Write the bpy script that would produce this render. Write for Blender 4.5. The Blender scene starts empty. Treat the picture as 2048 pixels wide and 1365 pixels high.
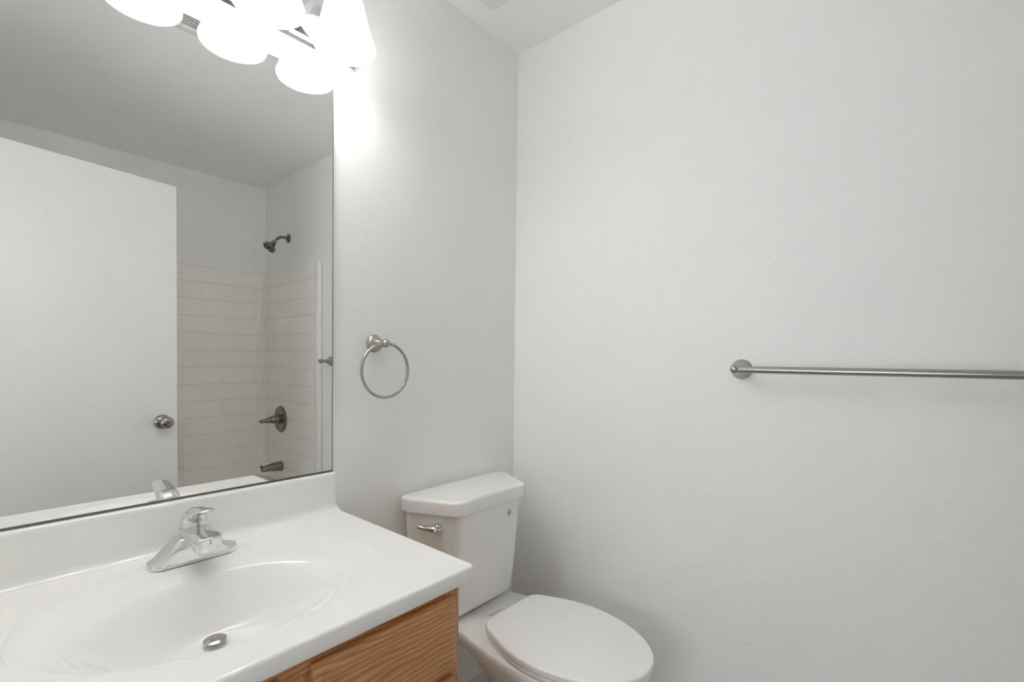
import bpy, bmesh, math
import numpy as np
from mathutils import Matrix, Vector

C = bpy.context.scene.collection
PI = math.pi

# ------------------------------------------------------------------ camera
F_PX = 949.52
YAW, PITCH, ROLL = math.radians(-49.4178), math.radians(-1.2513), math.radians(0.665)
CAM = Vector((-1.4595, -1.2374, 1.2540))
fx, fy = math.sin(-YAW), math.cos(YAW)
fw, rt, up = Vector((fx, fy, 0)), Vector((fy, -fx, 0)), Vector((0, 0, 1))
fw2 = fw * math.cos(PITCH) + up * math.sin(PITCH)
up2 = -fw * math.sin(PITCH) + up * math.cos(PITCH)
r3 = rt * math.cos(ROLL) + up2 * math.sin(ROLL)
u3 = -rt * math.sin(ROLL) + up2 * math.cos(ROLL)
cd = bpy.data.cameras.new('camera')
cd.sensor_width = 36.0
cd.lens = F_PX / 2048 * 36
cd.shift_y = 59.49 / 2048
cd.clip_start = 0.01
cam = bpy.data.objects.new('camera', cd)
C.objects.link(cam)
cam.matrix_world = Matrix(((r3.x, u3.x, -fw2.x, CAM.x), (r3.y, u3.y, -fw2.y, CAM.y), (r3.z, u3.z, -fw2.z, CAM.z), (0, 0, 0, 1)))
sc = bpy.context.scene
sc.camera = cam
sc.cycles.max_bounces = 32          # white room: let the light bounce out fully
sc.cycles.diffuse_bounces = 32
sc.cycles.glossy_bounces = 12

# ------------------------------------------------------------------ light and exposure
sc.view_settings.view_transform = 'Standard'
sc.view_settings.look = 'None'
sc.view_settings.exposure = 0.02
sc.view_settings.gamma = 1.0
w = bpy.data.worlds.new('daylight')
sc.world = w
w.use_nodes = True
w.node_tree.nodes['Background'].inputs[0].default_value = (0.75, 0.87, 1.0, 1)
w.node_tree.nodes['Background'].inputs[1].default_value = 1.0
BULB_W = 0.35          # point lamp inside each glass shade
SHADE_E = 6.1         # glow of the lit shades
HALL_FILL_W = 22.0       # added fill lamp outside the unseen hall window
ld = bpy.data.lights.new('hall_fill_light', 'AREA')
ld.shape = 'RECTANGLE'; ld.size = 1.1; ld.size_y = 1.5
ld.energy = HALL_FILL_W; ld.color = (0.93, 0.97, 1.0)
lo = bpy.data.objects.new('hall_fill_light', ld)
C.objects.link(lo)
lo.location = (-3.05, -0.85, 1.05)      # added fill, low and tilted up as if bounced off sunlit ground
lo.rotation_euler = (0, -PI / 2 - math.radians(18), 0)

# ------------------------------------------------------------------ dimensions
H = 2.4676
XL = -1.545            # entry wall face
YB = -2.392            # tub wall face
ZC = 0.8366            # counter height
VX = -0.775            # counter right end
VD = 0.560             # counter depth


# ------------------------------------------------------------------ material helpers
def mat(name, col, rough=0.5, metal=0.0, **kw):
    m = bpy.data.materials.new(name)
    m.use_nodes = True
    b = m.node_tree.nodes['Principled BSDF']
    b.inputs['Base Color'].default_value = (*col, 1)
    b.inputs['Roughness'].default_value = rough
    b.inputs['Metallic'].default_value = metal
    for k, v in kw.items():
        b.inputs[k.replace('_', ' ')].default_value = v
    return m


def nd(m, typ, **kw):
    n = m.node_tree.nodes.new(typ)
    for k, v in kw.items():
        setattr(n, k, v)
    return n


def lk(m, a, ao, b, bi):
    m.node_tree.links.new(a.outputs[ao], b.inputs[bi])


def s2l(*c):
    return tuple(((v / 255) / 12.92 if v <= 10 else ((v / 255 + 0.055) / 1.055) ** 2.4) for v in c)


def paint(name, col, strength=0.17, dist=0.004):
    """painted drywall with a patchy hand-trowelled texture"""
    m = mat(name, col, 0.6)
    b = m.node_tree.nodes['Principled BSDF']
    tc = nd(m, 'ShaderNodeTexCoord')
    n1 = nd(m, 'ShaderNodeTexNoise'); n1.inputs['Scale'].default_value = 16; n1.inputs['Detail'].default_value = 5
    n1.inputs['Distortion'].default_value = 1.2
    n2 = nd(m, 'ShaderNodeTexNoise'); n2.inputs['Scale'].default_value = 2.6; n2.inputs['Detail'].default_value = 2
    r1 = nd(m, 'ShaderNodeValToRGB'); r1.color_ramp.elements[0].position = 0.47; r1.color_ramp.elements[1].position = 0.56
    r2 = nd(m, 'ShaderNodeValToRGB'); r2.color_ramp.elements[0].position = 0.46; r2.color_ramp.elements[1].position = 0.66
    r2.color_ramp.elements[0].color = (0.12, 0.12, 0.12, 1)
    mu = nd(m, 'ShaderNodeMath', operation='MULTIPLY')
    n3 = nd(m, 'ShaderNodeTexNoise'); n3.inputs['Scale'].default_value = 120; n3.inputs['Detail'].default_value = 2
    ad = nd(m, 'ShaderNodeMath', operation='MULTIPLY_ADD'); ad.inputs[1].default_value = 0.08
    bp = nd(m, 'ShaderNodeBump'); bp.inputs['Strength'].default_value = strength; bp.inputs['Distance'].default_value = dist
    for n in (n1, n2, n3):
        lk(m, tc, 'Object', n, 'Vector')
    lk(m, n1, 0, r1, 0); lk(m, n2, 0, r2, 0); lk(m, r1, 0, mu, 0); lk(m, r2, 0, mu, 1)
    lk(m, n3, 0, ad, 0); lk(m, mu, 0, ad, 2)
    lk(m, ad, 0, bp, 'Height'); lk(m, bp, 0, b, 'Normal')
    return m


def oak(name, axis):
    """stained oak, grain running along the given axis"""
    m = mat(name, (0.3, 0.15, 0.07), 0.38)
    b = m.node_tree.nodes['Principled BSDF']
    tc = nd(m, 'ShaderNodeTexCoord')
    mp = nd(m, 'ShaderNodeMapping')
    mp.inputs['Scale'].default_value = (2.2, 8.0, 8.0) if axis == 'x' else (8.0, 8.0, 2.2)
    nz = nd(m, 'ShaderNodeTexNoise'); nz.inputs['Scale'].default_value = 1.0; nz.inputs['Detail'].default_value = 2.5
    sx = nd(m, 'ShaderNodeSeparateXYZ')
    sm1 = nd(m, 'ShaderNodeMath', operation='ADD')
    sm2 = nd(m, 'ShaderNodeMath', operation='MULTIPLY'); sm2.inputs[1].default_value = 85.0
    sm3 = nd(m, 'ShaderNodeMath', operation='MULTIPLY_ADD'); sm3.inputs[1].default_value = 9.0
    lk(m, tc, 'Object', sx, 0)
    lk(m, sx, 'Z' if axis == 'x' else 'X', sm1, 0); lk(m, sx, 'Y', sm1, 1)
    lk(m, sm1, 0, sm2, 0); lk(m, nz, 0, sm3, 0); lk(m, sm2, 0, sm3, 2)
    fr = nd(m, 'ShaderNodeMath', operation='FRACT')
    rp = nd(m, 'ShaderNodeValToRGB')
    e = rp.color_ramp.elements
    e[0].position = 0.0; e[0].color = (*s2l(150, 98, 58), 1)
    e[1].position = 1.0; e[1].color = (*s2l(182, 126, 80), 1)
    x = e.new(0.14); x.color = (*s2l(196, 141, 95), 1)
    x = e.new(0.55); x.color = (*s2l(210, 156, 109), 1)
    mp2 = nd(m, 'ShaderNodeMapping')
    mp2.inputs['Scale'].default_value = (14, 420, 420) if axis == 'x' else (420, 420, 14)
    n2 = nd(m, 'ShaderNodeTexNoise'); n2.inputs['Scale'].default_value = 1.0; n2.inputs['Detail'].default_value = 2
    rp2 = nd(m, 'ShaderNodeValToRGB')
    rp2.color_ramp.elements[0].position = 0.36; rp2.color_ramp.elements[0].color = (0.55, 0.5, 0.46, 1)
    rp2.color_ramp.elements[1].position = 0.52
    mx = nd(m, 'ShaderNodeMix', data_type='RGBA', blend_type='MULTIPLY'); mx.inputs[0].default_value = 0.6
    lk(m, tc, 'Object', mp, 0); lk(m, mp, 0, nz, 'Vector'); lk(m, sm3, 0, fr, 0); lk(m, fr, 0, rp, 0)
    lk(m, tc, 'Object', mp2, 0); lk(m, mp2, 0, n2, 'Vector'); lk(m, n2, 0, rp2, 0)
    lk(m, rp, 0, mx, 6); lk(m, rp2, 0, mx, 7); lk(m, mx, 2, b, 'Base Color')
    bp = nd(m, 'ShaderNodeBump'); bp.inputs['Strength'].default_value = 0.15; bp.inputs['Distance'].default_value = 0.001
    lk(m, rp2, 0, bp, 'Height'); lk(m, bp, 0, b, 'Normal')
    return m


WALL = s2l(243, 243, 242.3)
M = {}
M['wall'] = paint('wall_paint', WALL)
M['ceiling'] = paint('ceiling_paint', s2l(244, 244, 243.2), 0.12)
M['trim'] = mat('white_trim', s2l(232, 232, 230), 0.35)
M['door'] = mat('door_paint', s2l(236, 237, 236), 0.4)
M['porcelain'] = mat('white_porcelain', s2l(242, 242, 240), 0.08, Coat_Weight=0.3)
M['seat'] = mat('white_seat_plastic', s2l(245, 245, 243), 0.22)
M['marble'] = mat('white_cultured_marble', s2l(243, 242, 240), 0.12)
M['chrome'] = mat('chrome', (0.76, 0.765, 0.775), 0.05, 1.0)
M['nickel'] = mat('brushed_nickel', s2l(178, 174, 168), 0.26, 1.0)
M['darknickel'] = mat('dark_brushed_nickel', s2l(138, 135, 130), 0.2, 1.0)
M['knob'] = mat('satin_knob_metal', s2l(165, 162, 156), 0.12, 1.0)
M['black'] = mat('black_rubber', (0.02, 0.02, 0.02), 0.5)
M['mark'] = mat('grey_print', (0.12, 0.12, 0.12), 0.5)
M['mark_light'] = mat('pale_grey_print', (0.5, 0.5, 0.49), 0.5)
M['plastic'] = mat('white_plastic', s2l(235, 235, 230), 0.4)
M['mirror'] = mat('mirror_silver', (0.95, 0.953, 0.948), 0.0, 1.0)
M['edge'] = mat('mirror_edge_glass', s2l(125, 128, 126), 0.25, 0.3)
M['channel'] = mat('mirror_channel_metal', s2l(120, 120, 118), 0.3, 1.0)
M['oakx'] = oak('oak_grain_across', 'x')
M['oakz'] = oak('oak_grain_upright', 'z')
M['vent_grey'] = mat('vent_shadow_grey', (0.62, 0.62, 0.61), 0.7)
M['dark'] = mat('dark_gap', (0.03, 0.02, 0.015), 0.8)
M['hall'] = mat('hall_paint', s2l(242, 242, 240), 0.7)

# lit glass shades: they are the lamps of the room
sm = mat('lit_opal_glass', (0.9, 0.9, 0.88), 0.25)
sb = sm.node_tree.nodes['Principled BSDF']
sb.inputs['Emission Color'].default_value = (1.0, 0.99, 0.975, 1)
sb.inputs['Emission Strength'].default_value = SHADE_E
M['shade'] = sm
M['rim'] = mat('clear_glass_rim', (0.85, 0.85, 0.84), 0.1)
rb = M['rim'].node_tree.nodes['Principled BSDF']
rb.inputs['Emission Color'].default_value = (1, .99, .98, 1); rb.inputs['Emission Strength'].default_value = 0.55

# floor: grey-brown stone-look vinyl tile
fm = mat('stone_look_vinyl', (0.3, 0.27, 0.25), 0.3)
fb = fm.node_tree.nodes['Principled BSDF']
tc = nd(fm, 'ShaderNodeTexCoord')
nz = nd(fm, 'ShaderNodeTexNoise'); nz.inputs['Scale'].default_value = 5; nz.inputs['Detail'].default_value = 8; nz.inputs['Distortion'].default_value = 1.5
rp = nd(fm, 'ShaderNodeValToRGB')
rp.color_ramp.elements[0].position = 0.35; rp.color_ramp.elements[0].color = (*s2l(158, 149, 142), 1)
rp.color_ramp.elements[1].position = 0.7; rp.color_ramp.elements[1].color = (*s2l(202, 196, 191), 1)
bk = nd(fm, 'ShaderNodeTexBrick'); bk.offset = 0.0
bk.inputs['Scale'].default_value = 1.0; bk.inputs['Brick Width'].default_value = 0.305; bk.inputs['Row Height'].default_value = 0.305
bk.inputs['Mortar Size'].default_value = 0.003
bk.inputs['Color1'].default_value = (1, 1, 1, 1); bk.inputs['Color2'].default_value = (0.93, 0.93, 0.93, 1); bk.inputs['Mortar'].default_value = (0.55, 0.53, 0.5, 1)
mx = nd(fm, 'ShaderNodeMix', data_type='RGBA', blend_type='MULTIPLY'); mx.inputs[0].default_value = 1.0
lk(fm, tc, 'Object', nz, 'Vector'); lk(fm, tc, 'Object', bk, 'Vector'); lk(fm, nz, 0, rp, 0)
lk(fm, rp, 0, mx, 6); lk(fm, bk, 0, mx, 7); lk(fm, mx, 2, fb, 'Base Color')
M['floor'] = fm

# moulded tub surround with a tile pattern
tm = mat('moulded_tile_panel', s2l(245, 243, 238), 0.07)
tb = tm.node_tree.nodes['Principled BSDF']
tu = nd(tm, 'ShaderNodeUVMap')
bk = nd(tm, 'ShaderNodeTexBrick'); bk.offset = 0.0
bk.inputs['Scale'].default_value = 1.0; bk.inputs['Brick Width'].default_value = 0.1118; bk.inputs['Row Height'].default_value = 0.1118
bk.inputs['Mortar Size'].default_value = 0.0022; bk.inputs['Mortar Smooth'].default_value = 0.6
bk.inputs['Color1'].default_value = (1, 1, 1, 1); bk.inputs['Color2'].default_value = (1, 1, 1, 1); bk.inputs['Mortar'].default_value = (0, 0, 0, 1)
n2 = nd(tm, 'ShaderNodeTexNoise'); n2.inputs['Scale'].default_value = 9; n2.inputs['Detail'].default_value = 1
ad = nd(tm, 'ShaderNodeMath', operation='MULTIPLY_ADD'); ad.inputs[1].default_value = 0.35
bp = nd(tm, 'ShaderNodeBump'); bp.inputs['Strength'].default_value = 0.6; bp.inputs['Distance'].default_value = 0.003
lk(tm, tu, 0, bk, 'Vector'); lk(tm, tu, 0, n2, 'Vector'); lk(tm, n2, 0, ad, 0)
sp = nd(tm, 'ShaderNodeSeparateXYZ'); lk(tm, tu, 0, sp, 0)
dv = nd(tm, 'ShaderNodeMath', operation='DIVIDE'); dv.inputs[1].default_value = 0.1118; lk(tm, sp, 'Y', dv, 0)
pg = nd(tm, 'ShaderNodeMath', operation='PINGPONG'); pg.inputs[1].default_value = 0.5; lk(tm, dv, 0, pg, 0)
mr = nd(tm, 'ShaderNodeMapRange'); mr.inputs['From Min'].default_value = 0.006; mr.inputs['From Max'].default_value = 0.03; lk(tm, pg, 0, mr, 0)
wb = nd(tm, 'ShaderNodeMath', operation='MULTIPLY'); wb.inputs[1].default_value = 0.3; lk(tm, bk, 'Color', wb, 0)
jn = nd(tm, 'ShaderNodeMath', operation='MULTIPLY_ADD'); jn.inputs[1].default_value = 0.7; lk(tm, mr, 0, jn, 0); lk(tm, wb, 0, jn, 2)
lk(tm, jn, 0, ad, 2)
tx = nd(tm, 'ShaderNodeMix', data_type='RGBA'); tx.inputs[6].default_value = (*s2l(233, 230, 224), 1); tx.inputs[7].default_value = (*s2l(245, 243, 238), 1)
lk(tm, jn, 0, tx, 0); lk(tm, tx, 2, tb, 'Base Color')
lk(tm, ad, 0, bp, 'Height'); lk(tm, bp, 0, tb, 'Normal')
M['tile'] = tm


# ------------------------------------------------------------------ mesh helpers
def new_bm():
    return bmesh.new()


def finish(name, bm, m, parent=None, smooth=40, loc=None, bevel=0.0, mats=None, recalc=True):
    if recalc:
        bmesh.ops.recalc_face_normals(bm, faces=bm.faces)
    if bevel:
        es = [e for e in bm.edges if e.is_manifold and e.calc_face_angle(0) > 0.6]
        bmesh.ops.bevel(bm, geom=es, offset=bevel, segments=3, profile=0.5, affect='EDGES')
    me = bpy.data.meshes.new(name)
    bm.to_mesh(me)
    bm.free()
    for mm in (mats or [m]):
        me.materials.append(mm)
    if smooth:
        for p in me.polygons:
            p.use_smooth = True
        me.set_sharp_from_angle(angle=math.radians(smooth))
    o = bpy.data.objects.new(name, me)
    C.objects.link(o)
    if parent is not None:
        o.parent = parent
    if loc is not None:
        o.location = loc
    return o


def box(bm, x0, x1, y0, y1, z0, z1):
    v = [bm.verts.new((x, y, z)) for z in (z0, z1) for x, y in ((x0, y0), (x1, y0), (x1, y1), (x0, y1))]
    fs = [bm.faces.new([v[i] for i in f]) for f in ((3, 2, 1, 0), (4, 5, 6, 7), (0, 1, 5, 4), (1, 2, 6, 5), (2, 3, 7, 6), (3, 0, 4, 7))]
    return fs


def loft(bm, loops, cap0=True, cap1=True, closed=True):
    rows = [[bm.verts.new(p) for p in L] for L in loops]
    n = len(rows[0])
    for a, b in zip(rows, rows[1:]):
        for i in range(n if closed else n - 1):
            j = (i + 1) % n
            bm.faces.new((a[i], a[j], b[j], b[i]))
    if cap0:
        bm.faces.new(rows[0][::-1])
    if cap1:
        bm.faces.new(rows[-1])
    return rows


def frame(d):
    d = Vector(d).normalized()
    a = Vector((0, 0, 1)) if abs(d.z) < 0.9 else Vector((1, 0, 0))
    u = d.cross(a).normalized()
    return d, u, d.cross(u)


def lathe(bm, prof, org=(0, 0, 0), d=(0, 0, 1), n=40, cap0=True, cap1=True):
    """prof: list of (radius, distance along d)"""
    d, u, v = frame(d)
    org = Vector(org)
    loops = [[org + d * h + (u * math.cos(2 * PI * i / n) + v * math.sin(2 * PI * i / n)) * max(r, 1e-5) for i in range(n)] for r, h in prof]
    return loft(bm, loops, cap0, cap1)


def tube(bm, pts, rad, n=16, cyclic=False):
    pts = [Vector(p) for p in pts]
    k = len(pts)
    rads = rad if isinstance(rad, (list, tuple)) else [rad] * k
    loops = []
    pu = None
    for i, p in enumerate(pts):
        if cyclic:
            t = pts[(i + 1) % k] - pts[i - 1]
        else:
            t = pts[min(i + 1, k - 1)] - pts[max(i - 1, 0)]
        t.normalize()
        if pu is None:
            _, u, _v = frame(t)
        else:
            u = (pu - t * pu.dot(t)).normalized()
        pu = u
        v = t.cross(u)
        loops.append([p + (u * math.cos(2 * PI * j / n) + v * math.sin(2 * PI * j / n)) * rads[i] for j in range(n)])
    if cyclic:
        rows = [[bm.verts.new(q) for q in L] for L in loops]
        for a in range(k):
            A, B = rows[a], rows[(a + 1) % k]
            for i in range(n):
                j = (i + 1) % n
                bm.faces.new((A[i], A[j], B[j], B[i]))
    else:
        loft(bm, loops)


def fillet(poly, rads, k=6):
    """2D polygon with rounded corners, k+1 points per corner"""
    out = []
    n = len(poly)
    for i in range(n):
        p = Vector(poly[i]); a = Vector(poly[i - 1]) - p; b = Vector(poly[(i + 1) % n]) - p
        la, lb = a.length, b.length
        a.normalize(); b.normalize()
        ang = a.angle(b)
        r = rads[i] if isinstance(rads, (list, tuple)) else rads
        t = min(r / math.tan(ang / 2), la * 0.48, lb * 0.48)
        r = t * math.tan(ang / 2)
        c = p + (a + b).normalized() * (r / math.sin(ang / 2))
        s, e = p + a * t, p + b * t
        v0, v1 = s - c, e - c
        for q in range(k + 1):
            f = q / k
            v = v0.slerp(v1, f) * v0.length if v0.length > 1e-9 else v0
            out.append(c + v)
    return out


def offset_loop(L, d):
    """shrink a 2D CCW/CW loop by d towards its inside"""
    n = len(L)
    area = sum(L[i].x * L[(i + 1) % n].y - L[(i + 1) % n].x * L[i].y for i in range(n))
    s = 1 if area > 0 else -1
    out = []
    for i in range(n):
        t = L[(i + 1) % n] - L[i - 1]
        if t.length < 1e-9:
            t = L[(i + 2) % n] - L[i - 2]
        t.normalize()
        out.append(L[i] + Vector((-t.y, t.x)) * d * s)
    return out


def slab(bm, L, z0, z1, r, rb=0.0, n=5):
    """plan outline L extruded z0..z1 with rounded top (r) and bottom (rb) edges"""
    loops = []
    if rb:
        for i in range(n + 1):
            a = PI / 2 * i / n
            loops.append([(p.x, p.y, z0 + rb * (1 - math.sin(a))) for p in offset_loop(L, rb * (1 - math.cos(a)))][::1])
        loops = loops[::-1] if loops[0][0][2] > loops[-1][0][2] else loops
        # bottom first
        loops.sort(key=lambda q: q[0][2])
    else:
        loops.append([(p.x, p.y, z0) for p in L])
    for i in range(n + 1):
        a = PI / 2 * i / n
        loops.append([(p.x, p.y, z1 - r + r * math.sin(a)) for p in offset_loop(L, r * (1 - math.cos(a)))])
    loft(bm, loops)


def thing(name, label, cat, loc=(0, 0, 0), group=None):
    o = bpy.data.objects.new(name, None)
    o.empty_display_size = 0.05
    C.objects.link(o)
    o.location = loc
    tag(o, label, cat, group)
    return o


def tag(o, label=None, cat=None, group=None, kind=None):
    if label: o['label'] = label
    if cat: o['category'] = cat
    if group: o['group'] = group
    if kind: o['kind'] = kind
    return o


def struct(name, bm, m, parent=None, label=None, **kw):
    o = finish(name, bm, m, parent, **kw)
    if parent is None:
        o['kind'] = 'structure'
        if label: o['label'] = label
    return o


def part(name, bm, m, root, **kw):
    """part built in world coordinates, parented to a thing without moving"""
    off = Vector((0, 0, 0))
    r = root
    while r is not None:
        off += r.location
        r = r.parent
    bmesh.ops.translate(bm, verts=bm.verts, vec=-off)
    return finish(name, bm, m, root, **kw)


# ------------------------------------------------------------------ the room
HX = -2.80                                   # far wall of the hall
bm = new_bm(); box(bm, HX, 0, YB, 0.6, -0.05, 0.0)
struct('floor', bm, M['floor'], smooth=0, label='grey-brown stone-look floor glimpsed beside the toilet')
bm = new_bm(); box(bm, HX, 0, YB, 0.6, H, H + 0.05)
struct('ceiling', bm, M['ceiling'], smooth=0, label='plain light grey ceiling')
bm = new_bm(); box(bm, XL, 0.12, 0, 0.12, 0, H)
struct('wall_left', bm, M['wall'], smooth=0, label='light grey textured wall carrying the mirror and the towel ring')
bm = new_bm(); box(bm, 0, 0.12, YB - 0.12, 0, 0, H)
struct('wall_right', bm, M['wall'], smooth=0, label='light grey wall carrying the towel bar')
bm = new_bm(); box(bm, XL - 0.12, 0, YB - 0.12, YB, 0, H)
struct('wall_back', bm, M['wall'], smooth=0, label='light grey wall above the bathtub, seen in the mirror')
DY0, DY1, DH = -1.362, -0.560, 2.065          # doorway in the entry wall
bm = new_bm()
box(bm, XL - 0.12, XL, YB, DY0, 0, H)
box(bm, XL - 0.12, XL, DY1, 0.12, 0, H)
box(bm, XL - 0.12, XL, DY0, DY1, DH, H)
struct('wall_entry', bm, M['wall'], smooth=0, label='light grey wall with the doorway')
# hall outside the doorway
bm = new_bm()
WY0, WY1, WZ0, WZ1 = -1.40, -0.30, 0.70, 2.20
box(bm, HX - 0.1, HX, YB, 0.6, 0, WZ0); box(bm, HX - 0.1, HX, YB, 0.6, WZ1, H)
box(bm, HX - 0.1, HX, YB, WY0, WZ0, WZ1); box(bm, HX - 0.1, HX, WY1, 0.6, WZ0, WZ1)
struct('wall_hall', bm, M['hall'], smooth=0, label='light grey hall wall with an opening for the added window')
bm = new_bm(); box(bm, HX, XL - 0.12, YB - 0.1, YB, 0, H)
struct('wall_hall_end', bm, M['hall'], smooth=0, label='plain light grey end wall of the hall')
bm = new_bm(); box(bm, HX, XL - 0.12, 0.6, 0.7, 0, H)
struct('wall_hall_front', bm, M['hall'], smooth=0, label='plain light grey front wall of the hall')
bm = new_bm()
for a in ((WY0, WY0 + .04, WZ0, WZ1), (WY1 - .04, WY1, WZ0, WZ1), (WY0 + .04, WY1 - .04, WZ0, WZ0 + .04), (WY0 + .04, WY1 - .04, WZ1 - .04, WZ1), (WY0 + .04, WY1 - .04, 1.43, 1.46)):
    box(bm, HX - 0.07, HX - 0.03, *a)
struct('added_window_1', bm, M['trim'], smooth=0, label='white framed hall window, unseen and added to let in fill light')  # unseen window, added to go with the hall fill lamp
# door casing
bm = new_bm()
box(bm, XL - 0.13, XL + 0.012, DY0 - 0.045, DY0 + 0.014, 0, DH + 0.045)
box(bm, XL - 0.13, XL + 0.012, DY1 - 0.014, DY1 + 0.045, 0, DH + 0.045)
box(bm, XL - 0.13, XL + 0.012, DY0 + 0.014, DY1 - 0.014, DH - 0.010, DH + 0.045)
struct('trim_1', bm, M['trim'], smooth=0, label='white door casing')
for nm, b in (('baseboard_right', (-0.012, 0, -1.56, 0, 0, 0.08)), ('baseboard_left', (VX - .028 + 0.002, -0.012, -0.012, 0, 0, 0.08))):
    bm = new_bm(); box(bm, *b)
    struct(nm, bm, M['trim'], bevel=0.004, label='low white baseboard')

# ------------------------------------------------------------------ the open door (seen in the mirror)
th = math.radians(9.2)
door = bpy.data.objects.new('door_1', None); C.objects.link(door)
door.location = (-0.7897, -1.4202, 0); door.rotation_euler = (0, 0, PI - th)   # local +x runs from latch edge to hinge, local -y faces the mirror
door['kind'] = 'structure'; door['label'] = 'plain white flush door standing open, seen in the mirror'
DW = 0.765
bm = new_bm(); box(bm, 0, DW, 0, 0.035, 0.012, 2.045)
finish('door_slab', bm, M['door'], door, bevel=0.0015)
bm = new_bm(); lathe(bm, [(0.0, 0), (0.033, 0), (0.0335, 0.004), (0.030, 0.010), (0.022, 0.016), (0.0125, 0.018), (0.012, 0.026)], (0.062, 0, 0.953), (0, -1, 0), 36)
k = finish('knob_rose', bm, M['knob'], door)
bm = new_bm(); lathe(bm, [(0.012, 0.022), (0.0135, 0.028), (0.021, 0.034), (0.0262, 0.043), (0.0268, 0.051), (0.025, 0.058), (0.019, 0.0635), (0.010, 0.0655), (0.0095, 0.0635), (0.0, 0.0635)], (0.062, 0, 0.953), (0, -1, 0), 36)
finish('door_knob', bm, M['knob'], door)
bm = new_bm(); lathe(bm, [(0.0, 0.063), (0.006, 0.063), (0.006, 0.0675), (0.0, 0.068)], (0.062, 0, 0.953), (0, -1, 0), 20)
finish('lock_button', bm, M['darknickel'], door)
bm = new_bm(); box(bm, -0.0015, 0.0, 0.006, 0.029, 0.925, 0.981)
lp = finish('latch_plate', bm, M['nickel'], door, smooth=0)
for z in (0.22, 1.03, 1.82):
    bm = new_bm(); lathe(bm, [(0.0, 0), (0.006, 0), (0.006, 0.09), (0.0, 0.09)], (DW + 0.003, -0.004, z), (0, 0, 1), 14)
    finish('hinge', bm, M['nickel'], door)

# ------------------------------------------------------------------ bathtub, surround and shower fittings (seen in the mirror)
TY = -1.60
tub = thing('bathtub', 'white alcove bathtub below the tiled panels, opposite the mirror', 'bathtub', (-0.77, -1.99, 0))
bm = new_bm()
def rect(x0, x1, y0, y1, r, z, k=6):
    return [(p.x, p.y, z) for p in fillet([(x0, y0), (x1, y0), (x1, y1), (x0, y1)], r, k)]
loft(bm, [rect(XL + .004, -.004, YB + .004, TY, .01, 0.0), rect(XL + .004, -.004, YB + .004, TY, .01, .385), rect(XL + .008, -.008, YB + .008, TY - .006, .012, .40),
          rect(XL + .10, -.10, YB + .07, TY - .085, .10, .40), rect(XL + .11, -.11, YB + .08, TY - .095, .10, .385),
          rect(XL + .20, -.16, YB + .11, TY - .12, .12, .12), rect(XL + .26, -.20, YB + .16, TY - .17, .12, .075)])
part('tub_shell', bm, M['porcelain'], tub)
bm = new_bm(); lathe(bm, [(0, 0), (.036, 0), (.034, .008), (0, .009)], (-.128, -1.99, .30), (-1, 0, .12), 28)
part('overflow_plate', bm, M['darknickel'], tub)
bm = new_bm(); lathe(bm, [(0, 0), (.03, 0), (.028, .004), (0, .005)], (-.30, -1.99, .075), (0, 0, 1), 28)
part('tub_drain', bm, M['darknickel'], tub)

sur = thing('tub_surround', 'off-white moulded wall panels with a tile pattern around the bathtub, in the mirror', 'tub surround', (-0.77, YB, 0.40))
ZT = 1.8474
def sur_path():
    P = []
    yf, yb, xr, xl, r = TY + .0, YB + .03, -.03, XL + .03, .055
    P.append((xr, yf))
    for i in range(0, 25):
        P.append((xr, yf + (yb + r - yf) * (i + 1) / 26))
    for i in range(13):
        a = PI / 2 * i / 12
        P.append((xr - r + r * math.cos(a), yb + r - r * math.sin(a)))
    for i in range(1, 40):
        P.append((xr - r + (xl + r - xr + r) * i / 40, yb))
    for i in range(13):
        a = PI / 2 * i / 12
        P.append((xl + r - r * math.sin(a), yb + r - r * math.cos(a)))
    for i in range(1, 26):
        P.append((xl, yb + r + (yf - yb - r) * i / 25))
    return [Vector(p) for p in P]
P = sur_path()
n = len(P)
nrm = []
for i in range(n):
    t = (P[min(i + 1, n - 1)] - P[max(i - 1, 0)]).normalized()
    nrm.append(Vector((-t.y, t.x)))   # check: towards wall
if nrm[0].x < 0:
    nrm = [-v for v in nrm]
arc = [0.0]
for i in range(1, n):
    arc.append(arc[-1] + (P[i] - P[i - 1]).length)
bm = new_bm()
uvl = bm.loops.layers.uv.new('UVMap')
# profile rows: from tub rim up the face, over a rounded top lip, back to the wall
prof = [(0.0, 0.401), (0.0, 0.86), (0.0, 1.40), (0.0, ZT - .012), (0.003, ZT - .004), (0.010, ZT), (0.026, ZT)]
rows = []
for d, z in prof:
    rows.append([bm.verts.new((P[i].x + nrm[i].x * d, P[i].y + nrm[i].y * d, z)) for i in range(n)])
for a in range(len(rows) - 1):
    for i in range(n - 1):
        f = bm.faces.new((rows[a][i], rows[a][i + 1], rows[a + 1][i + 1], rows[a + 1][i]))
        for l, (ii, aa) in zip(f.loops, ((i, a), (i + 1, a), (i + 1, a + 1), (i, a + 1))):
            l[uvl].uv = (arc[ii] + 0.0, prof[aa][1] - 0.068 + 0.0)
bmesh.ops.translate(bm, verts=bm.verts, vec=(0.77, -YB, -0.40))
finish('wall_panels', bm, M['tile'], sur, recalc=False)
# the flange that closes the front edge of each side panel
for x0, x1, nm in ((-.034, -.001, 'a'), (XL + .001, XL + .034, 'b')):
    bm = new_bm(); box(bm, x0, x1, TY - .004, TY + .045, .401, ZT)
    part('edge_flange', bm, M['plastic'], sur, bevel=0.010)
bm = new_bm(); box(bm, -.575, -.515, YB + .028, YB + .062, .55, .86)
part('shelf_column', bm, M['plastic'], sur, bevel=0.008)

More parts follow.
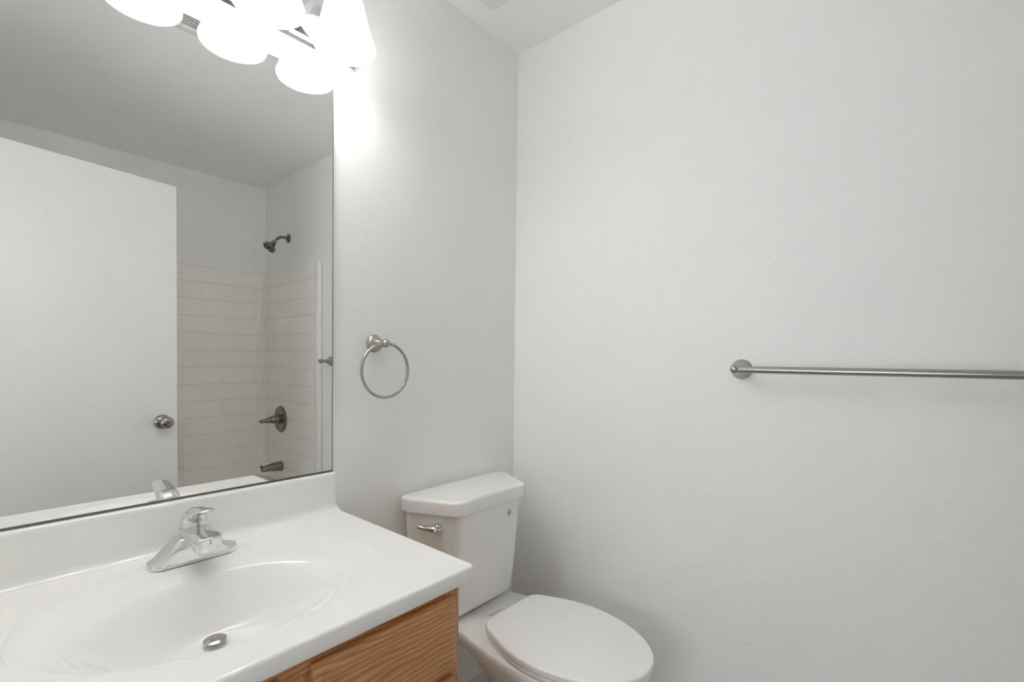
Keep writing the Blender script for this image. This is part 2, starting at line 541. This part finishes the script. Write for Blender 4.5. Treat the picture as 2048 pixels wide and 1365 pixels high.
sh = thing('wall_shower', 'dark nickel shower head on a bent arm high above the bathtub', 'shower head', (0, -2.022, 2.058))
bm = new_bm(); lathe(bm, [(0, 0), (.030, 0), (.030, .003), (.024, .009), (.012, .013), (.0, .013)], (0, -2.022, 2.058), (-1, 0, 0), 32)
part('arm_flange', bm, M['darknickel'], sh)
bm = new_bm()
pts = [(-.004, 2.058), (-.03, 2.060), (-.05, 2.058), (-.064, 2.051), (-.075, 2.040), (-.085, 2.028), (-.092, 2.019)]
tube(bm, [(x, -2.022, z) for x, z in pts], .0095, 16)
part('shower_arm', bm, M['darknickel'], sh)
hd = Vector((-.62, 0, -.785)).normalized()
ho = Vector((-.086, -2.022, 2.026))
bm = new_bm(); lathe(bm, [(.0, 0), (.0125, 0), (.0125, .004), (.0, .004)], ho + hd * .002, hd, 24)
part('thread_seal', bm, M['plastic'], sh)
bm = new_bm(); lathe(bm, [(0, .006), (.014, .006), (.0145, .022), (.017, .026), (.022, .036), (.034, .050), (.040, .056), (.0415, .063), (.041, .070), (.037, .072), (.036, .069), (0, .069)], ho, hd, 40)
part('spray_head', bm, M['darknickel'], sh)
bm = new_bm()
d_, u_, v_ = frame(hd)
for q in range(10):
    a = 2 * PI * q / 10
    lathe(bm, [(0, 0), (.0045, 0), (.004, .003), (0, .0035)], ho + hd * .069 + (u_ * math.cos(a) + v_ * math.sin(a)) * .026, hd, 10)
lathe(bm, [(0, 0), (.012, 0), (.010, .003), (0, .0035)], ho + hd * .069, hd, 20)
part('spray_nozzles', bm, M['black'], sh)

va = thing('shower_valve', 'dark nickel round valve plate with a lever handle above the tub spout', 'shower valve', (-.03, -2.068, .836))
bm = new_bm(); lathe(bm, [(0, 0), (.090, 0), (.090, .003), (.084, .010), (.070, .013), (.066, .0115), (.040, .014), (.0, .014)], (-.03, -2.068, .836), (-1, 0, 0), 56)
part('valve_plate', bm, M['darknickel'], va)
bm = new_bm(); lathe(bm, [(0, .012), (.030, .012), (.029, .030), (.027, .045), (.0245, .062), (.022, .066), (0, .066)], (-.03, -2.068, .836), (-1, 0, 0), 36)
part('handle_hub', bm, M['darknickel'], va)
bm = new_bm(); tube(bm, [(-.092, -2.068, .836), (-.105, -2.068, .835), (-.125, -2.068, .832), (-.148, -2.068, .830), (-.164, -2.068, .829), (-.170, -2.068, .829)], [.0215, .0205, .016, .0125, .011, .005], 20)
part('lever_handle', bm, M['darknickel'], va)

sp = thing('tub_spout', 'dark nickel tub spout with a diverter knob, just above the counter reflection', 'tub spout', (-.03, -2.055, .517))
bm = new_bm()
loops = []
for x, zc, rz, ry in ((-.030, .517, .033, .033), (-.045, .517, .033, .033), (-.085, .518, .029, .029), (-.125, .516, .023, .025), (-.150, .512, .019, .023), (-.160, .510, .015, .019), (-.163, .509, .008, .011)):
    loops.append([(x, -2.055 + ry * math.cos(2 * PI * i / 28), zc + rz * math.sin(2 * PI * i / 28)) for i in range(28)])
loft(bm, loops)
part('spout_body', bm, M['darknickel'], sp)
bm = new_bm(); lathe(bm, [(0, 0), (.004, 0), (.004, .010), (.0085, .013), (.0095, .018), (.0075, .022), (0, .023)], (-.150, -2.055, .524), (-.75, 0, .5), 18)
part('diverter_knob', bm, M['darknickel'], sp)

# ------------------------------------------------------------------ mirror
MX0, MX1, MZ0, MZ1 = XL + .004, -.7865, .9425, 2.0
mir = thing('wall_mirror', 'large frameless wall mirror standing on the backsplash', 'mirror', ((MX0 + MX1) / 2, 0, MZ0))
bm = new_bm(); fs = box(bm, MX0, MX1, -.006, -.0005, MZ0, MZ1)
fs[2].material_index = 1
o = part('mirror_glass', bm, None, mir, smooth=0, mats=[M['edge'], M['mirror']])
bm = new_bm()
loft(bm, [[(x, -.0075, MZ0 - .003), (x, -.0075, MZ0 + .0015), (x, -.0063, MZ0 + .0015), (x, -.0063, MZ0 - .001), (x, -.0005, MZ0 - .001), (x, -.0005, MZ0 - .003)] for x in (MX0, MX1 + .0022)])
part('bottom_channel', bm, M['channel'], mir, smooth=0)
bm = new_bm(); box(bm, MX1 + .0001, MX1 + .0022, -.0064, -.0005, MZ0, MZ1 + .002)
part('edge_strip', bm, M['edge'], mir, smooth=0)
bm = new_bm(); box(bm, MX0, MX1, -.0064, -.0005, MZ1 + .0001, MZ1 + .002)
part('edge_strip', bm, M['edge'], mir, smooth=0)

# ------------------------------------------------------------------ vanity light
RX = [-.812 - .187 * i for i in range(4)]
RY, RZ = -.110, 2.045
vl = thing('vanity_light', 'chrome bar light with a row of glowing white bell shades above the mirror', 'vanity light', (-1.0925, 0, 2.12))
bm = new_bm()
PX0, PX1 = RX[3] - .085, RX[0] + .085
pr = [(-.0005, 2.066), (-.012, 2.066), (-.020, 2.072), (-.022, 2.082), (-.034, 2.092), (-.036, 2.104), (-.033, 2.112), (-.037, 2.116), (-.037, 2.121), (-.031, 2.125),
      (-.031, 2.195), (-.037, 2.199), (-.037, 2.204), (-.033, 2.208), (-.036, 2.216), (-.034, 2.228), (-.022, 2.238), (-.012, 2.246), (-.0005, 2.246)]
loft(bm, [[(x, y, z) for y, z in pr] for x in (PX0, PX1)])
part('back_plate', bm, M['chrome'], vl, smooth=30)
for x in RX:
    bm = new_bm()
    tube(bm, [(x, -.030, 2.16), (x, -.05, 2.163), (x, -.075, 2.172), (x, -.095, 2.190), (x, -.106, 2.205), (x, RY, 2.220)], .0075, 14)
    part('lamp_arm', bm, M['chrome'], vl)
    bm = new_bm(); lathe(bm, [(0, .228), (.016, .226), (.024, .216), (.030, .200), (.0335, .182), (.0335, .172), (0, .172)], (x, RY, 2.0), (0, 0, 1), 32)
    part('socket_cup', bm, M['chrome'], vl)
    bm = new_bm()
    lathe(bm, [(.031, .178), (.0385, .172), (.0445, .160), (.0495, .142), (.0545, .122), (.0600, .100), (.0655, .080), (.0700, .066), (.0740, .057), (.0762, .051), (.0762, .046), (.0745, .042), (.0715, .042),
               (.0695, .047), (.0675, .055), (.0635, .068), (.0580, .086), (.0525, .106), (.0470, .128), (.0420, .148), (.0370, .164), (.030, .170)], (x, RY, 2.0), (0, 0, 1), 36, False, False)
    for f in bm.faces:
        zc = f.calc_center_median().z; rc = math.hypot(f.calc_center_median().x - x, f.calc_center_median().y - RY)
        if zc < 2.0475 and rc < .0716:
            f.material_index = 1
    part('glass_shade', bm, None, vl, mats=[M['shade'], M['rim']])
    pl = bpy.data.lights.new('lamp_bulb', 'POINT'); pl.energy = BULB_W; pl.shadow_soft_size = .03; pl.color = (1.0, .985, .965)
    po = bpy.data.objects.new('lamp_bulb', pl); C.objects.link(po); po.parent = vl; po.location = (x + 1.0925, RY, 2.085 - 2.12)

# ------------------------------------------------------------------ vanity top with moulded basin
vt = thing('vanity_countertop', 'white cultured marble vanity top with a moulded oval basin', 'countertop', ((XL + VX) / 2, -VD / 2, ZC))
EC, EA, EB = Vector((-1.146, -.280)), .281, .220       # outer ring
IC, IA, IB = Vector((-1.157, -.326)), .206, .151       # inner rim
DC, ZD = Vector((-1.157, -.268)), ZC - .112            # drain
x0, x1, y0, y1, rr = XL + .002, VX, -VD, -.001, .006
outer = fillet([(x0 + rr, y0 + rr), (x1 - rr, y0 + rr), (x1 - rr, y1), (x0 + rr, y1)], [.004, .008, .002, .002], 6)
dens = []
for i in range(len(outer)):
    a, b = outer[i], outer[(i + 1) % len(outer)]
    k = max(1, int((b - a).length / .012))
    for q in range(k):
        dens.append(a.lerp(b, q / k))
ang = [math.atan2((p.y - EC.y) / EB, (p.x - EC.x) / EA) for p in dens]
cs = [(math.cos(a), math.sin(a)) for a in ang]
bm = new_bm()
rows = []
rows.append([(EC.x + EA * c, EC.y + EB * s, ZC) for c, s in cs])
rows.append([(p.x, p.y, ZC) for p in offset_loop(dens, .003)])
rows.append([(p.x, p.y, ZC) for p in dens])
for i in range(1, 6):
    a = PI / 2 * i / 5
    rows.append([(p.x, p.y, ZC - rr * (1 - math.cos(a))) for p in offset_loop(dens, -rr * math.sin(a))])
big = offset_loop(dens, -rr)
rows.append([(p.x, p.y, ZC - .026) for p in big])
rows.append([(p.x, p.y, ZC - .0315) for p in offset_loop(dens, -rr + .003)])
rows.append([(p.x, p.y, ZC - .0315) for p in offset_loop(dens, .024)])
loft(bm, rows, False, False)
# keep the back and left edges inside the walls
for v in bm.verts:
    v.co.y = min(v.co.y, -.001); v.co.x = max(v.co.x, XL + .002)
part('counter', bm, M['marble'], vt, smooth=60, recalc=False)
# basin
bm = new_bm()
NA = 128
rows = []
def sst(t):
    t = max(0.0, min(1.0, t)); return t * t * (3 - 2 * t)
for t in [0, .012, .024, .036, .05, .064, .078, .10, .16, .26, .38, .52, .66, .78, .86, .92, .96, 1.0]:
    cx, cy = EC.lerp(IC, t); a = EA + (IA - EA) * t; b = EB + (IB - EB) * t
    L = []
    for i in range(NA):
        sn = math.sin(2 * PI * i / NA)
        k = .0007 + .0017 * sst((sn + .75) / .9)
        z = ZC - k * sst(t / .075) - (.009 - k) * sst((t - .1) / .9) - .006 * max(0, (t - .72) / .28) ** 2.2
        L.append((cx + a * math.cos(2 * PI * i / NA), cy + b * sn, z))
    rows.append(L)
zi = rows[-1][0][2]
for t in [.992, .982, .968, .95, .92, .88, .83, .77, .70, .62, .54, .46, .38, .30, .22, .15]:
    cx, cy = DC.lerp(IC, sst(t) ** .8 if t < 1 else 1); s = t
    a = .022 + (IA - .022) * s; b = .022 + (IB - .022) * s
    L = []
    for i in range(NA):
        sn = math.sin(2 * PI * i / NA)
        dz = 1 - (1 - (1 - t) ** (1.33 + .35 * max(0, -sn))) ** 2.8
        L.append((cx + a * math.cos(2 * PI * i / NA), cy + b * sn, zi + (ZD - zi) * dz))
    rows.append(L)
loft(bm, rows, False, True)
part('sink_basin', bm, M['marble'], vt, smooth=0, recalc=False)
bo = vt.children[-1]
for p in bo.data.polygons:
    p.use_smooth = True
bm = new_bm()
ZS = .939
pr = [(-.001, ZS), (-.0155, ZS), (-.0185, ZS - .0012), (-.0205, ZS - .0045), (-.021, ZS - .010), (-.0215, ZC + .020), (-.0225, ZC + .012), (-.026, ZC + .0055), (-.031, ZC + .002), (-.038, ZC + .0001), (-.038, ZC - .002), (-.001, ZC - .002)]
xe = VX - .0065
loft(bm, [[(x, y, z) for y, z in pr] for x in (XL + .002, xe - .004)] + [[(xe - .001 + max(0, .006 - max(0, z - ZC) * .3), min(y + .001, -.001), z if z < ZS - .002 else z - .001) for y, z in pr]])
part('backsplash', bm, M['marble'], vt, smooth=50)
bm = new_bm(); lathe(bm, [(0.013, -.02), (.0195, -.001), (.0205, .0008), (.0205, .0012), (.0185, .001), (.0165, -.003), (.0155, -.02)], (DC.x, DC.y, ZD), (0, 0, 1), 36, False, False)
part('drain_ring', bm, M['chrome'], vt)
st = thing('drain_stopper', 'round metal pop-up stopper in the basin drain', 'drain stopper', (DC.x, DC.y, ZD))
bm = new_bm(); lathe(bm, [(0, .0150), (.008, .0147), (.0155, .0132), (.0188, .0112), (.0190, .0095), (.017, .008), (.006, .0075), (.006, -.012), (0, -.012)], (DC.x, DC.y, ZD), (0, 0, 1), 36)
part('stopper_cap', bm, M['nickel'], st)

# ------------------------------------------------------------------ faucet
FX, FY, FZ = -1.142, -.094, ZC - .0032
fa = thing('sink_faucet', 'polished chrome single-lever faucet behind the oval basin', 'faucet', (FX, FY, FZ))
bm = new_bm()
loops = []
xs = np.concatenate([-.080 + .027 * (1 - np.cos(np.linspace(0.08, PI / 2, 9))), np.linspace(-.050, .050, 30), .080 - .027 * (1 - np.cos(np.linspace(PI / 2, 0.08, 9)))])
for x in xs:
    ax = abs(x)
    d = .0275 if ax <= .053 else .0275 * math.sqrt(max(0, 1 - ((ax - .053) / .0271) ** 2)) + .0008
    h = .0125 + .038 * sst((.070 - ax) / .046)
    e = min(.006, d * .5)
    dt = d * (1 - .15 * sst((.062 - ax) / .037))
    sec = []
    sec.append((d, 0)); sec.append((d, h * .25)); sec.append((d - (d - dt) * .6, h * .7)); sec.append((dt - e * .1, h - e * .6)); sec.append((dt - e * .5, h - e * .15)); sec.append((dt - e, h))
    dip = .0025 * sst((ax - .030) / .012) * sst((.078 - ax) / .012)
    for q in (.6, .3, 0, -.3, -.6):
        sec.append(((dt - e) * q, h - dip * (1 - q * q * 1.6) * (1 if abs(q) < .5 else .5)))
    sec += [(-y, z) for y, z in sec[5::-1]]
    loops.append([(FX + x, FY + y, FZ + z) for y, z in sec])
loft(bm, loops)
part('base_plate', bm, M['chrome'], fa, smooth=60)
bm = new_bm()
loops = []
for y, hw, zb, zt in ((.0245, .008, .046, .0640), (.0225, .0155, .045, .0650), (.016, .0212, .044, .0662), (.006, .0242, .043, .0672), (-.012, .0245, .042, .0682), (-.040, .0240, .0415, .0682), (-.068, .0238, .0405, .0678),
                      (-.088, .0236, .040, .0673), (-.094, .0228, .040, .0671), (-.0985, .0205, .0402, .0669), (-.1015, .0165, .0404, .0667), (-.1030, .0100, .0406, .0666), (-.1034, .002, .0407, .0665)):
    e = .0022; m_ = min(hw * .5, e)
    sec = [(hw, zb + .004), (hw, zb + .010), (hw, zt - e), (hw - m_ * .3, zt - e * .3), (hw - m_, zt), (0, zt + .0006)]
    sec = sec + [(-a, b) for a, b in sec[4::-1]] + [(-hw + m_, zb), (hw - m_, zb)]
    loops.append([(FX + a, FY + y, FZ + b) for a, b in sec])
loft(bm, loops)
part('spout', bm, M['chrome'], fa, smooth=45)
bm = new_bm(); lathe(bm, [(0, .046), (.0130, .046), (.0130, .032), (.0115, .030), (.0095, .030), (.0095, .033), (0, .033)], (FX, FY - .082, FZ), (0, 0, 1), 28)
part('aerator', bm, M['chrome'], fa)
bm = new_bm()
loops = []
for y, z, ph, a, b in ((0, .0665, 0, .0232, .0232), (0, .070, 0, .0238, .0238), (0, .076, 0, .0238, .0238), (-.001, .082, 12, .0236, .0228), (-.005, .0895, 28, .0230, .0200), (-.012, .0945, 44, .0224, .0175), (-.022, .0985, 58, .0215, .0140),
                       (-.036, .1032, 68, .0205, .0108), (-.052, .1078, 74, .0195, .0078), (-.068, .1120, 78, .0178, .0053), (-.079, .1153, 80, .0152, .0030), (-.086, .1164, 80, .0108, .0022), (-.0885, .1168, 80, .004, .001)):
    p = math.radians(ph)
    loops.append([(FX + a * math.cos(2 * PI * i / 32), FY + y + b * math.sin(2 * PI * i / 32) * math.cos(p), FZ + z + b * math.sin(2 * PI * i / 32) * math.sin(p)) for i in range(32)])
loft(bm, loops)
part('lever_handle', bm, M['chrome'], fa, smooth=70)
bm = new_bm(); lathe(bm, [(0, 0), (.0239, 0), (.0239, .0016), (0, .0016)], (FX, FY, FZ + .0655), (0, 0, 1), 32)
part('handle_gap_ring', bm, M['black'], fa)

# ------------------------------------------------------------------ vanity cabinet
CX0, CX1, CYF = XL + .004, -.800, -.537
ZTOP = ZC - .0315
cab = thing('vanity_cabinet', 'oak vanity cabinet with drawers under the white vanity top', 'cabinet', ((CX0 + CX1) / 2, -.27, 0))
bm = new_bm()
box(bm, CX1 - .014, CX1 - .0005, CYF + .019, -.014, 0, ZTOP)
part('side_panel', bm, M['oakz'], cab, smooth=0)
bm = new_bm(); box(bm, CX0, CX0 + .014, CYF + .019, -.002, 0, ZTOP)
part('side_panel', bm, M['oakz'], cab, smooth=0)
bm = new_bm(); box(bm, CX0 + .014, CX1 - .014, CYF + .07, CYF + .08, 0, .09)
part('toe_kick', bm, M['oakx'], cab, smooth=0)
bm = new_bm(); box(bm, CX0 + .014, CX1 - .014, CYF + .019, -.004, .09, .105)
part('cabinet_floor', bm, M['oakx'], cab, smooth=0)
def rail(x0, x1, z0, z1, m, nm):
    b_ = new_bm(); box(b_, x0, x1, CYF, CYF + .019, z0, z1)
    part(nm, b_, m, cab, bevel=.0012)
rail(CX1 - .038, CX1, .09, ZTOP, M['oakz'], 'frame_stile')
rail(CX0, CX0 + .038, .09, ZTOP, M['oakz'], 'frame_stile')
rail(-1.166, -1.106, .129, ZTOP - .036, M['oakz'], 'frame_stile')
rail(CX0 + .038, CX1 - .038, ZTOP - .036, ZTOP, M['oakx'], 'frame_rail')
rail(CX0 + .038, CX1 - .038, .09, .129, M['oakx'], 'frame_rail')
for zz in (.622, .400):
    rail(-1.106, CX1 - .038, zz, zz + .036, M['oakx'], 'frame_rail')
def front(x0, x1, z0, z1, m, nm):
    b_ = new_bm()
    yb, yf, e = CYF - .0005, CYF - .019, .010
    def rc(y, i):
        return [(x0 + i, y, z0 + i), (x1 - i, y, z0 + i), (x1 - i, y, z1 - i), (x0 + i, y, z1 - i)]
    loft(b_, [rc(yb, .001), rc(yf + .008, 0), rc(yf + .003, .002), rc(yf, .011)])
    o_ = part(nm, b_, m, cab, smooth=0)
    return o_
DX0, DX1 = -1.113, -.8215
front(DX0, DX1, .640, .787, M['oakx'], 'drawer_front')
front(DX0, DX1, .418, .626, M['oakx'], 'drawer_front')
front(DX0, DX1, .118, .404, M['oakx'], 'drawer_front')
front(CX0 + .026, -1.160, .118, .787, M['oakz'], 'cabinet_door')

# ------------------------------------------------------------------ toilet
TX = -.334
to = thing('toilet', 'white two-piece toilet with its lid closed, beside the vanity', 'toilet', (TX, -.38, 0))
def egg(yb, yf, w, wb, yc, rc=.02, n=30, nb=3.0):
    """plan outline: straight back of half-width wb at yb, widest w at yc, rounded front at yf"""
    R = []
    for i in range(n + 1):
        u = i / n
        y = yb + (yc - yb) * u
        t = sst(u ** .9)
        hw = wb + (w - wb) * math.sin(u * PI / 2) ** 1.15
        R.append((hw, y))
    for i in range(1, n + 1):
        a = PI / 2 * i / n
        R.append((w * math.cos(a) ** .96 if i < n else 0.0, yc + (yf - yc) * math.sin(a)))
    # round the two back corners
    if rc:
        c0 = R[0]
        k = [(c0[0] - rc, yb), (c0[0] - rc * .45, yb - rc * .08), (c0[0] - rc * .1, yb - rc * .45)]
        R = k + [r for r in R if r[1] < yb - rc * .8]
    while len(R) > 200: R.pop()
    L = [Vector((TX + hw, y)) for hw, y in R] + [Vector((TX - hw, y)) for hw, y in R[-2::-1]]
    return L
def resamp(L, n=96):
    """resample the closed loop to n points, starting at its first point"""
    d = [0]
    for i in range(len(L)):
        d.append(d[-1] + (L[(i + 1) % len(L)] - L[i]).length)
    out = []; j = 0
    for q in range(n):
        s = d[-1] * q / n
        while d[j + 1] < s: j += 1
        f = (s - d[j]) / max(1e-9, d[j + 1] - d[j])
        out.append(L[j].lerp(L[(j + 1) % len(L)], f))
    return out
bm = new_bm()
lv = [(.000, -.150, -.545, .118, .098, -.36), (.012, -.148, -.548, .121, .100, -.36), (.035, -.155, -.535, .112, .094, -.36), (.10, -.185, -.525, .103, .085, -.37), (.18, -.220, -.545, .106, .055, -.39),
      (.24, -.238, -.590, .118, .030, -.41), (.28, -.200, -.630, .135, .030, -.43), (.32, -.100, -.668, .150, .036, -.45), (.36, -.050, -.700, .163, .062, -.455), (.385, -.034, -.716, .170, .098, -.462), (.402, -.028, -.726, .175, .114, -.468), (.420, -.026, -.731, .178, .122, -.47),
      (.431, -.026, -.732, .178, .122, -.47), (.4355, -.028, -.730, .176, .120, -.47), (.4375, -.031, -.726, .172, .117, -.47)]
loft(bm, [[(p.x, p.y, z) for p in resamp(egg(yb, yf, w_, wb, yc))] for z, yb, yf, w_, wb, yc in lv])
part('bowl', bm, M['porcelain'], to, smooth=60)
so = resamp(egg(-.272, -.740, .180, .122, -.475, .03), 110)
bm = new_bm(); slab(bm, offset_loop(so, .004), .4415, .4540, .004, .003)
part('seat', bm, M['seat'], to, smooth=50)
bm = new_bm(); slab(bm, so, .4580, .4765, .006, .003)
part('lid', bm, M['seat'], to, smooth=50)
for s in (-1, 1):
    bm = new_bm()
    slab(bm, fillet([(TX + s * .072 - .016, -.296), (TX + s * .072 + .016, -.296), (TX + s * .072 + .016, -.252), (TX + s * .072 - .016, -.252)], .006), .437, .458, .006)
    part('seat_hinge', bm, M['seat'], to)
    bm = new_bm(); lathe(bm, [(0, .022), (.008, .020), (.013, .012), (.014, 0), (0, 0)], (TX + s * .105, -.36, .012), (0, 0, 1), 20)
    part('bolt_cap', bm, M['porcelain'], to)
# tank
TK = -.3385
def tank_plan(hw, yf, ch, r=.03):
    return fillet([(TK - hw, -.022), (TK - hw, -.052), (TK - hw + ch, yf), (TK + hw - ch, yf), (TK + hw, -.052), (TK + hw, -.022)], [.012, .03, r, r, .03, .012], 7)
bm = new_bm()
loops = []
for z, hw, yf, ch in ((.4455, .150, -.148, .04), (.448, .168, -.162, .044), (.455, .180, -.170, .048), (.474, .188, -.176, .052), (.56, .197, -.184, .057), (.68, .207, -.193, .064), (.79, .2145, -.200, .070)):
    loops.append([(p.x, p.y, z) for p in tank_plan(hw, yf, ch)])
loft(bm, loops)
tk = part('tank', bm, M['porcelain'], to, smooth=50)
bm = new_bm()
LP = fillet([(TK - .230, -.012), (TK - .230, -.062), (TK - .157, -.220), (TK - .07, -.209), (TK + .07, -.209), (TK + .157, -.220), (TK + .230, -.062), (TK + .230, -.012)], [.03, .07, .045, .2, .2, .045, .07, .03], 8)
slab(bm, LP, .784, .830, .011, .004, 6)
part('tank_lid', bm, M['porcelain'], to, smooth=50)
# flush lever on the slanted left face
fd = Vector((-.146, -.069, 0)).normalized()          # outward from the face
fa_ = Vector((-.069, .146, 0)).normalized()          # along the face, towards the wall
fl0 = Vector((TK - .1755, -.137, .742)) + fd * .0005
def fpt(a, o_, z): return fl0 + fa_ * a + fd * o_ + Vector((0, 0, z))
lev = bpy.data.objects.new('flush_lever', None); C.objects.link(lev); lev.parent = to; lev.location = fl0 - Vector(to.location)
bm = new_bm(); lathe(bm, [(0, -.004), (.0145, -.004), (.0145, .002), (.012, .006), (.008, .010), (.008, .016), (0, .016)], fl0, fd, 28)
part('lever_base', bm, M['chrome'], lev)
bm = new_bm(); tube(bm, [fpt(-.006, .018, 0), fpt(.0, .020, .001), fpt(.012, .021, .002), fpt(.028, .020, .001), fpt(.046, .019, .002), fpt(.058, .019, .005), fpt(.063, .019, .006)], [.005, .0115, .0105, .0078, .0076, .0072, .003], 16)
part('lever_arm', bm, M['chrome'], lev)
# small printed emblem on the tank front and line of print on the bowl deck
bm = new_bm()
ex, ez = -.250, .739
ey = -.1966 - .0012
def disc(cx_, cz_, rx, rz, n_=14, tilt=0.0):
    vs = []
    for i in range(n_):
        a = 2 * PI * i / n_
        vs.append(bm.verts.new((cx_ + rx * math.cos(a) + tilt * math.sin(a), ey, cz_ + rz * math.sin(a) * (1.25 if math.sin(a) > 0 else 1))))
    bm.faces.new(vs)
disc(ex, ez, .0034, .0060, 18, .0012)
part('tank_emblem', bm, M['mark'], to, smooth=0)
bm = new_bm()
for q in range(8):
    a = 2 * PI * (q + .5) / 8
    disc(ex + .0105 * math.cos(a), ez + .0115 * math.sin(a), .0022, .0022, 10)
part('emblem_petals', bm, M['mark_light'], to, smooth=0)
bm = new_bm()
zz = .43805
def dash(xa, xb, ya, yb_):
    bm.faces.new([bm.verts.new(p) for p in ((xa, ya, zz), (xb, ya, zz), (xb, yb_, zz), (xa, yb_, zz))])
dash(-.3615, -.3560, -.2195, -.2130)
for q in range(8):
    dash(-.3530 + q * .0060, -.3530 + q * .0060 + .0042, -.2185 + (q % 3) * .0006, -.2145)
part('deck_print', bm, M['mark'], to, smooth=0)
# ------------------------------------------------------------------ towel ring
tr = thing('towel_ring', 'brushed nickel towel ring on the wall between mirror and corner', 'towel ring', (-.650, 0, 1.299))
bm = new_bm(); lathe(bm, [(0, .0005), (.0265, .0005), (.0265, .004), (.0245, .006), (.0245, .009), (.0225, .011), (.0205, .018), (.0155, .030), (.0095, .042), (.0072, .050), (0, .050)], (-.650, 0, 1.299), (0, -1, 0), 40)
part('wall_post', bm, M['nickel'], tr)
bm = new_bm(); lathe(bm, [(0, .046), (.007, .047), (.0108, .052), (.0122, .058), (.0118, .064), (.0085, .070), (.0045, .073), (0, .0735)], (-.650, 0, 1.299), (0, -1, 0), 28)
part('post_finial', bm, M['nickel'], tr)
bm = new_bm(); RR = .0785
tube(bm, [(-.650 + RR * math.sin(2 * PI * i / 72), -.0600, 1.299 - RR + RR * math.cos(2 * PI * i / 72)) for i in range(72)], .0045, 12, True)
part('ring', bm, M['nickel'], tr)

# ------------------------------------------------------------------ towel bar
tbz = 1.236
tbar = thing('towel_bar', 'long brushed nickel towel bar on the blank right wall', 'towel bar', (0, -1.155, tbz))
for y in (-.853, -1.457):
    bm = new_bm()
    lathe(bm, [(0, .0005), (.0285, .0005), (.0285, .004), (.0265, .006), (.0255, .009), (.022, .014), (.0165, .021), (.0118, .032), (.0098, .044), (.0095, .052), (.0115, .056), (.0130, .062), (.0128, .069), (.0105, .075), (.006, .079), (0, .080)], (0, y, tbz), (-1, 0, 0), 40)
    part('bar_post', bm, M['nickel'], tbar)
bm = new_bm(); tube(bm, [(-.066, -.862, tbz), (-.066, -1.448, tbz)], .0094, 24)
part('bar', bm, M['nickel'], tbar)

# ------------------------------------------------------------------ ceiling vents
def vent(name, label, cat, x0, x1, y0, y1, fr, nl, along, tilt=.006):
    t = thing(name, label, cat, ((x0 + x1) / 2, (y0 + y1) / 2, H))
    b_ = new_bm(); zt, zb = H - .0005, H - .010
    for q in ((x0, x1, y0, y0 + fr), (x0, x1, y1 - fr, y1), (x0, x0 + fr, y0 + fr, y1 - fr), (x1 - fr, x1, y0 + fr, y1 - fr)):
        box(b_, *q, zb, zt)
    part('vent_frame', b_, M['plastic'], t, bevel=.002)
    b_ = new_bm(); box(b_, x0 + fr, x1 - fr, y0 + fr, y1 - fr, H - .003, H - .001)
    part('vent_backing', b_, M['vent_grey'], t, smooth=0)
    for i in range(nl):
        b_ = new_bm()
        if along == 'x':
            y = y0 + fr + (y1 - y0 - 2 * fr) * (i + .5) / nl
            loft(b_, [[(x, y - .006, H - .004), (x, y + .005, H - .012), (x, y + .006, H - .011), (x, y - .005, H - .003)] for x in (x0 + fr, x1 - fr)])
        else:
            x = x0 + fr + (x1 - x0 - 2 * fr) * (i + .5) / nl
            box(b_, x - .004, x + .004, y0 + fr, y1 - fr, H - .012, H - .003)
        part('vent_slat', b_, M['plastic'], t, smooth=0)
    return t
vent('exhaust_fan_cover', 'white exhaust fan grille on the ceiling at the top edge above the toilet', 'ceiling vent', -.505, -.250, -.345, -.092, .026, 12, 'grid')
vent('ceiling_register', 'white slatted air register on the ceiling, seen between the lamp shades in the mirror', 'ceiling vent', -1.10, -.80, -.862, -.66, .030, 9, 'x')
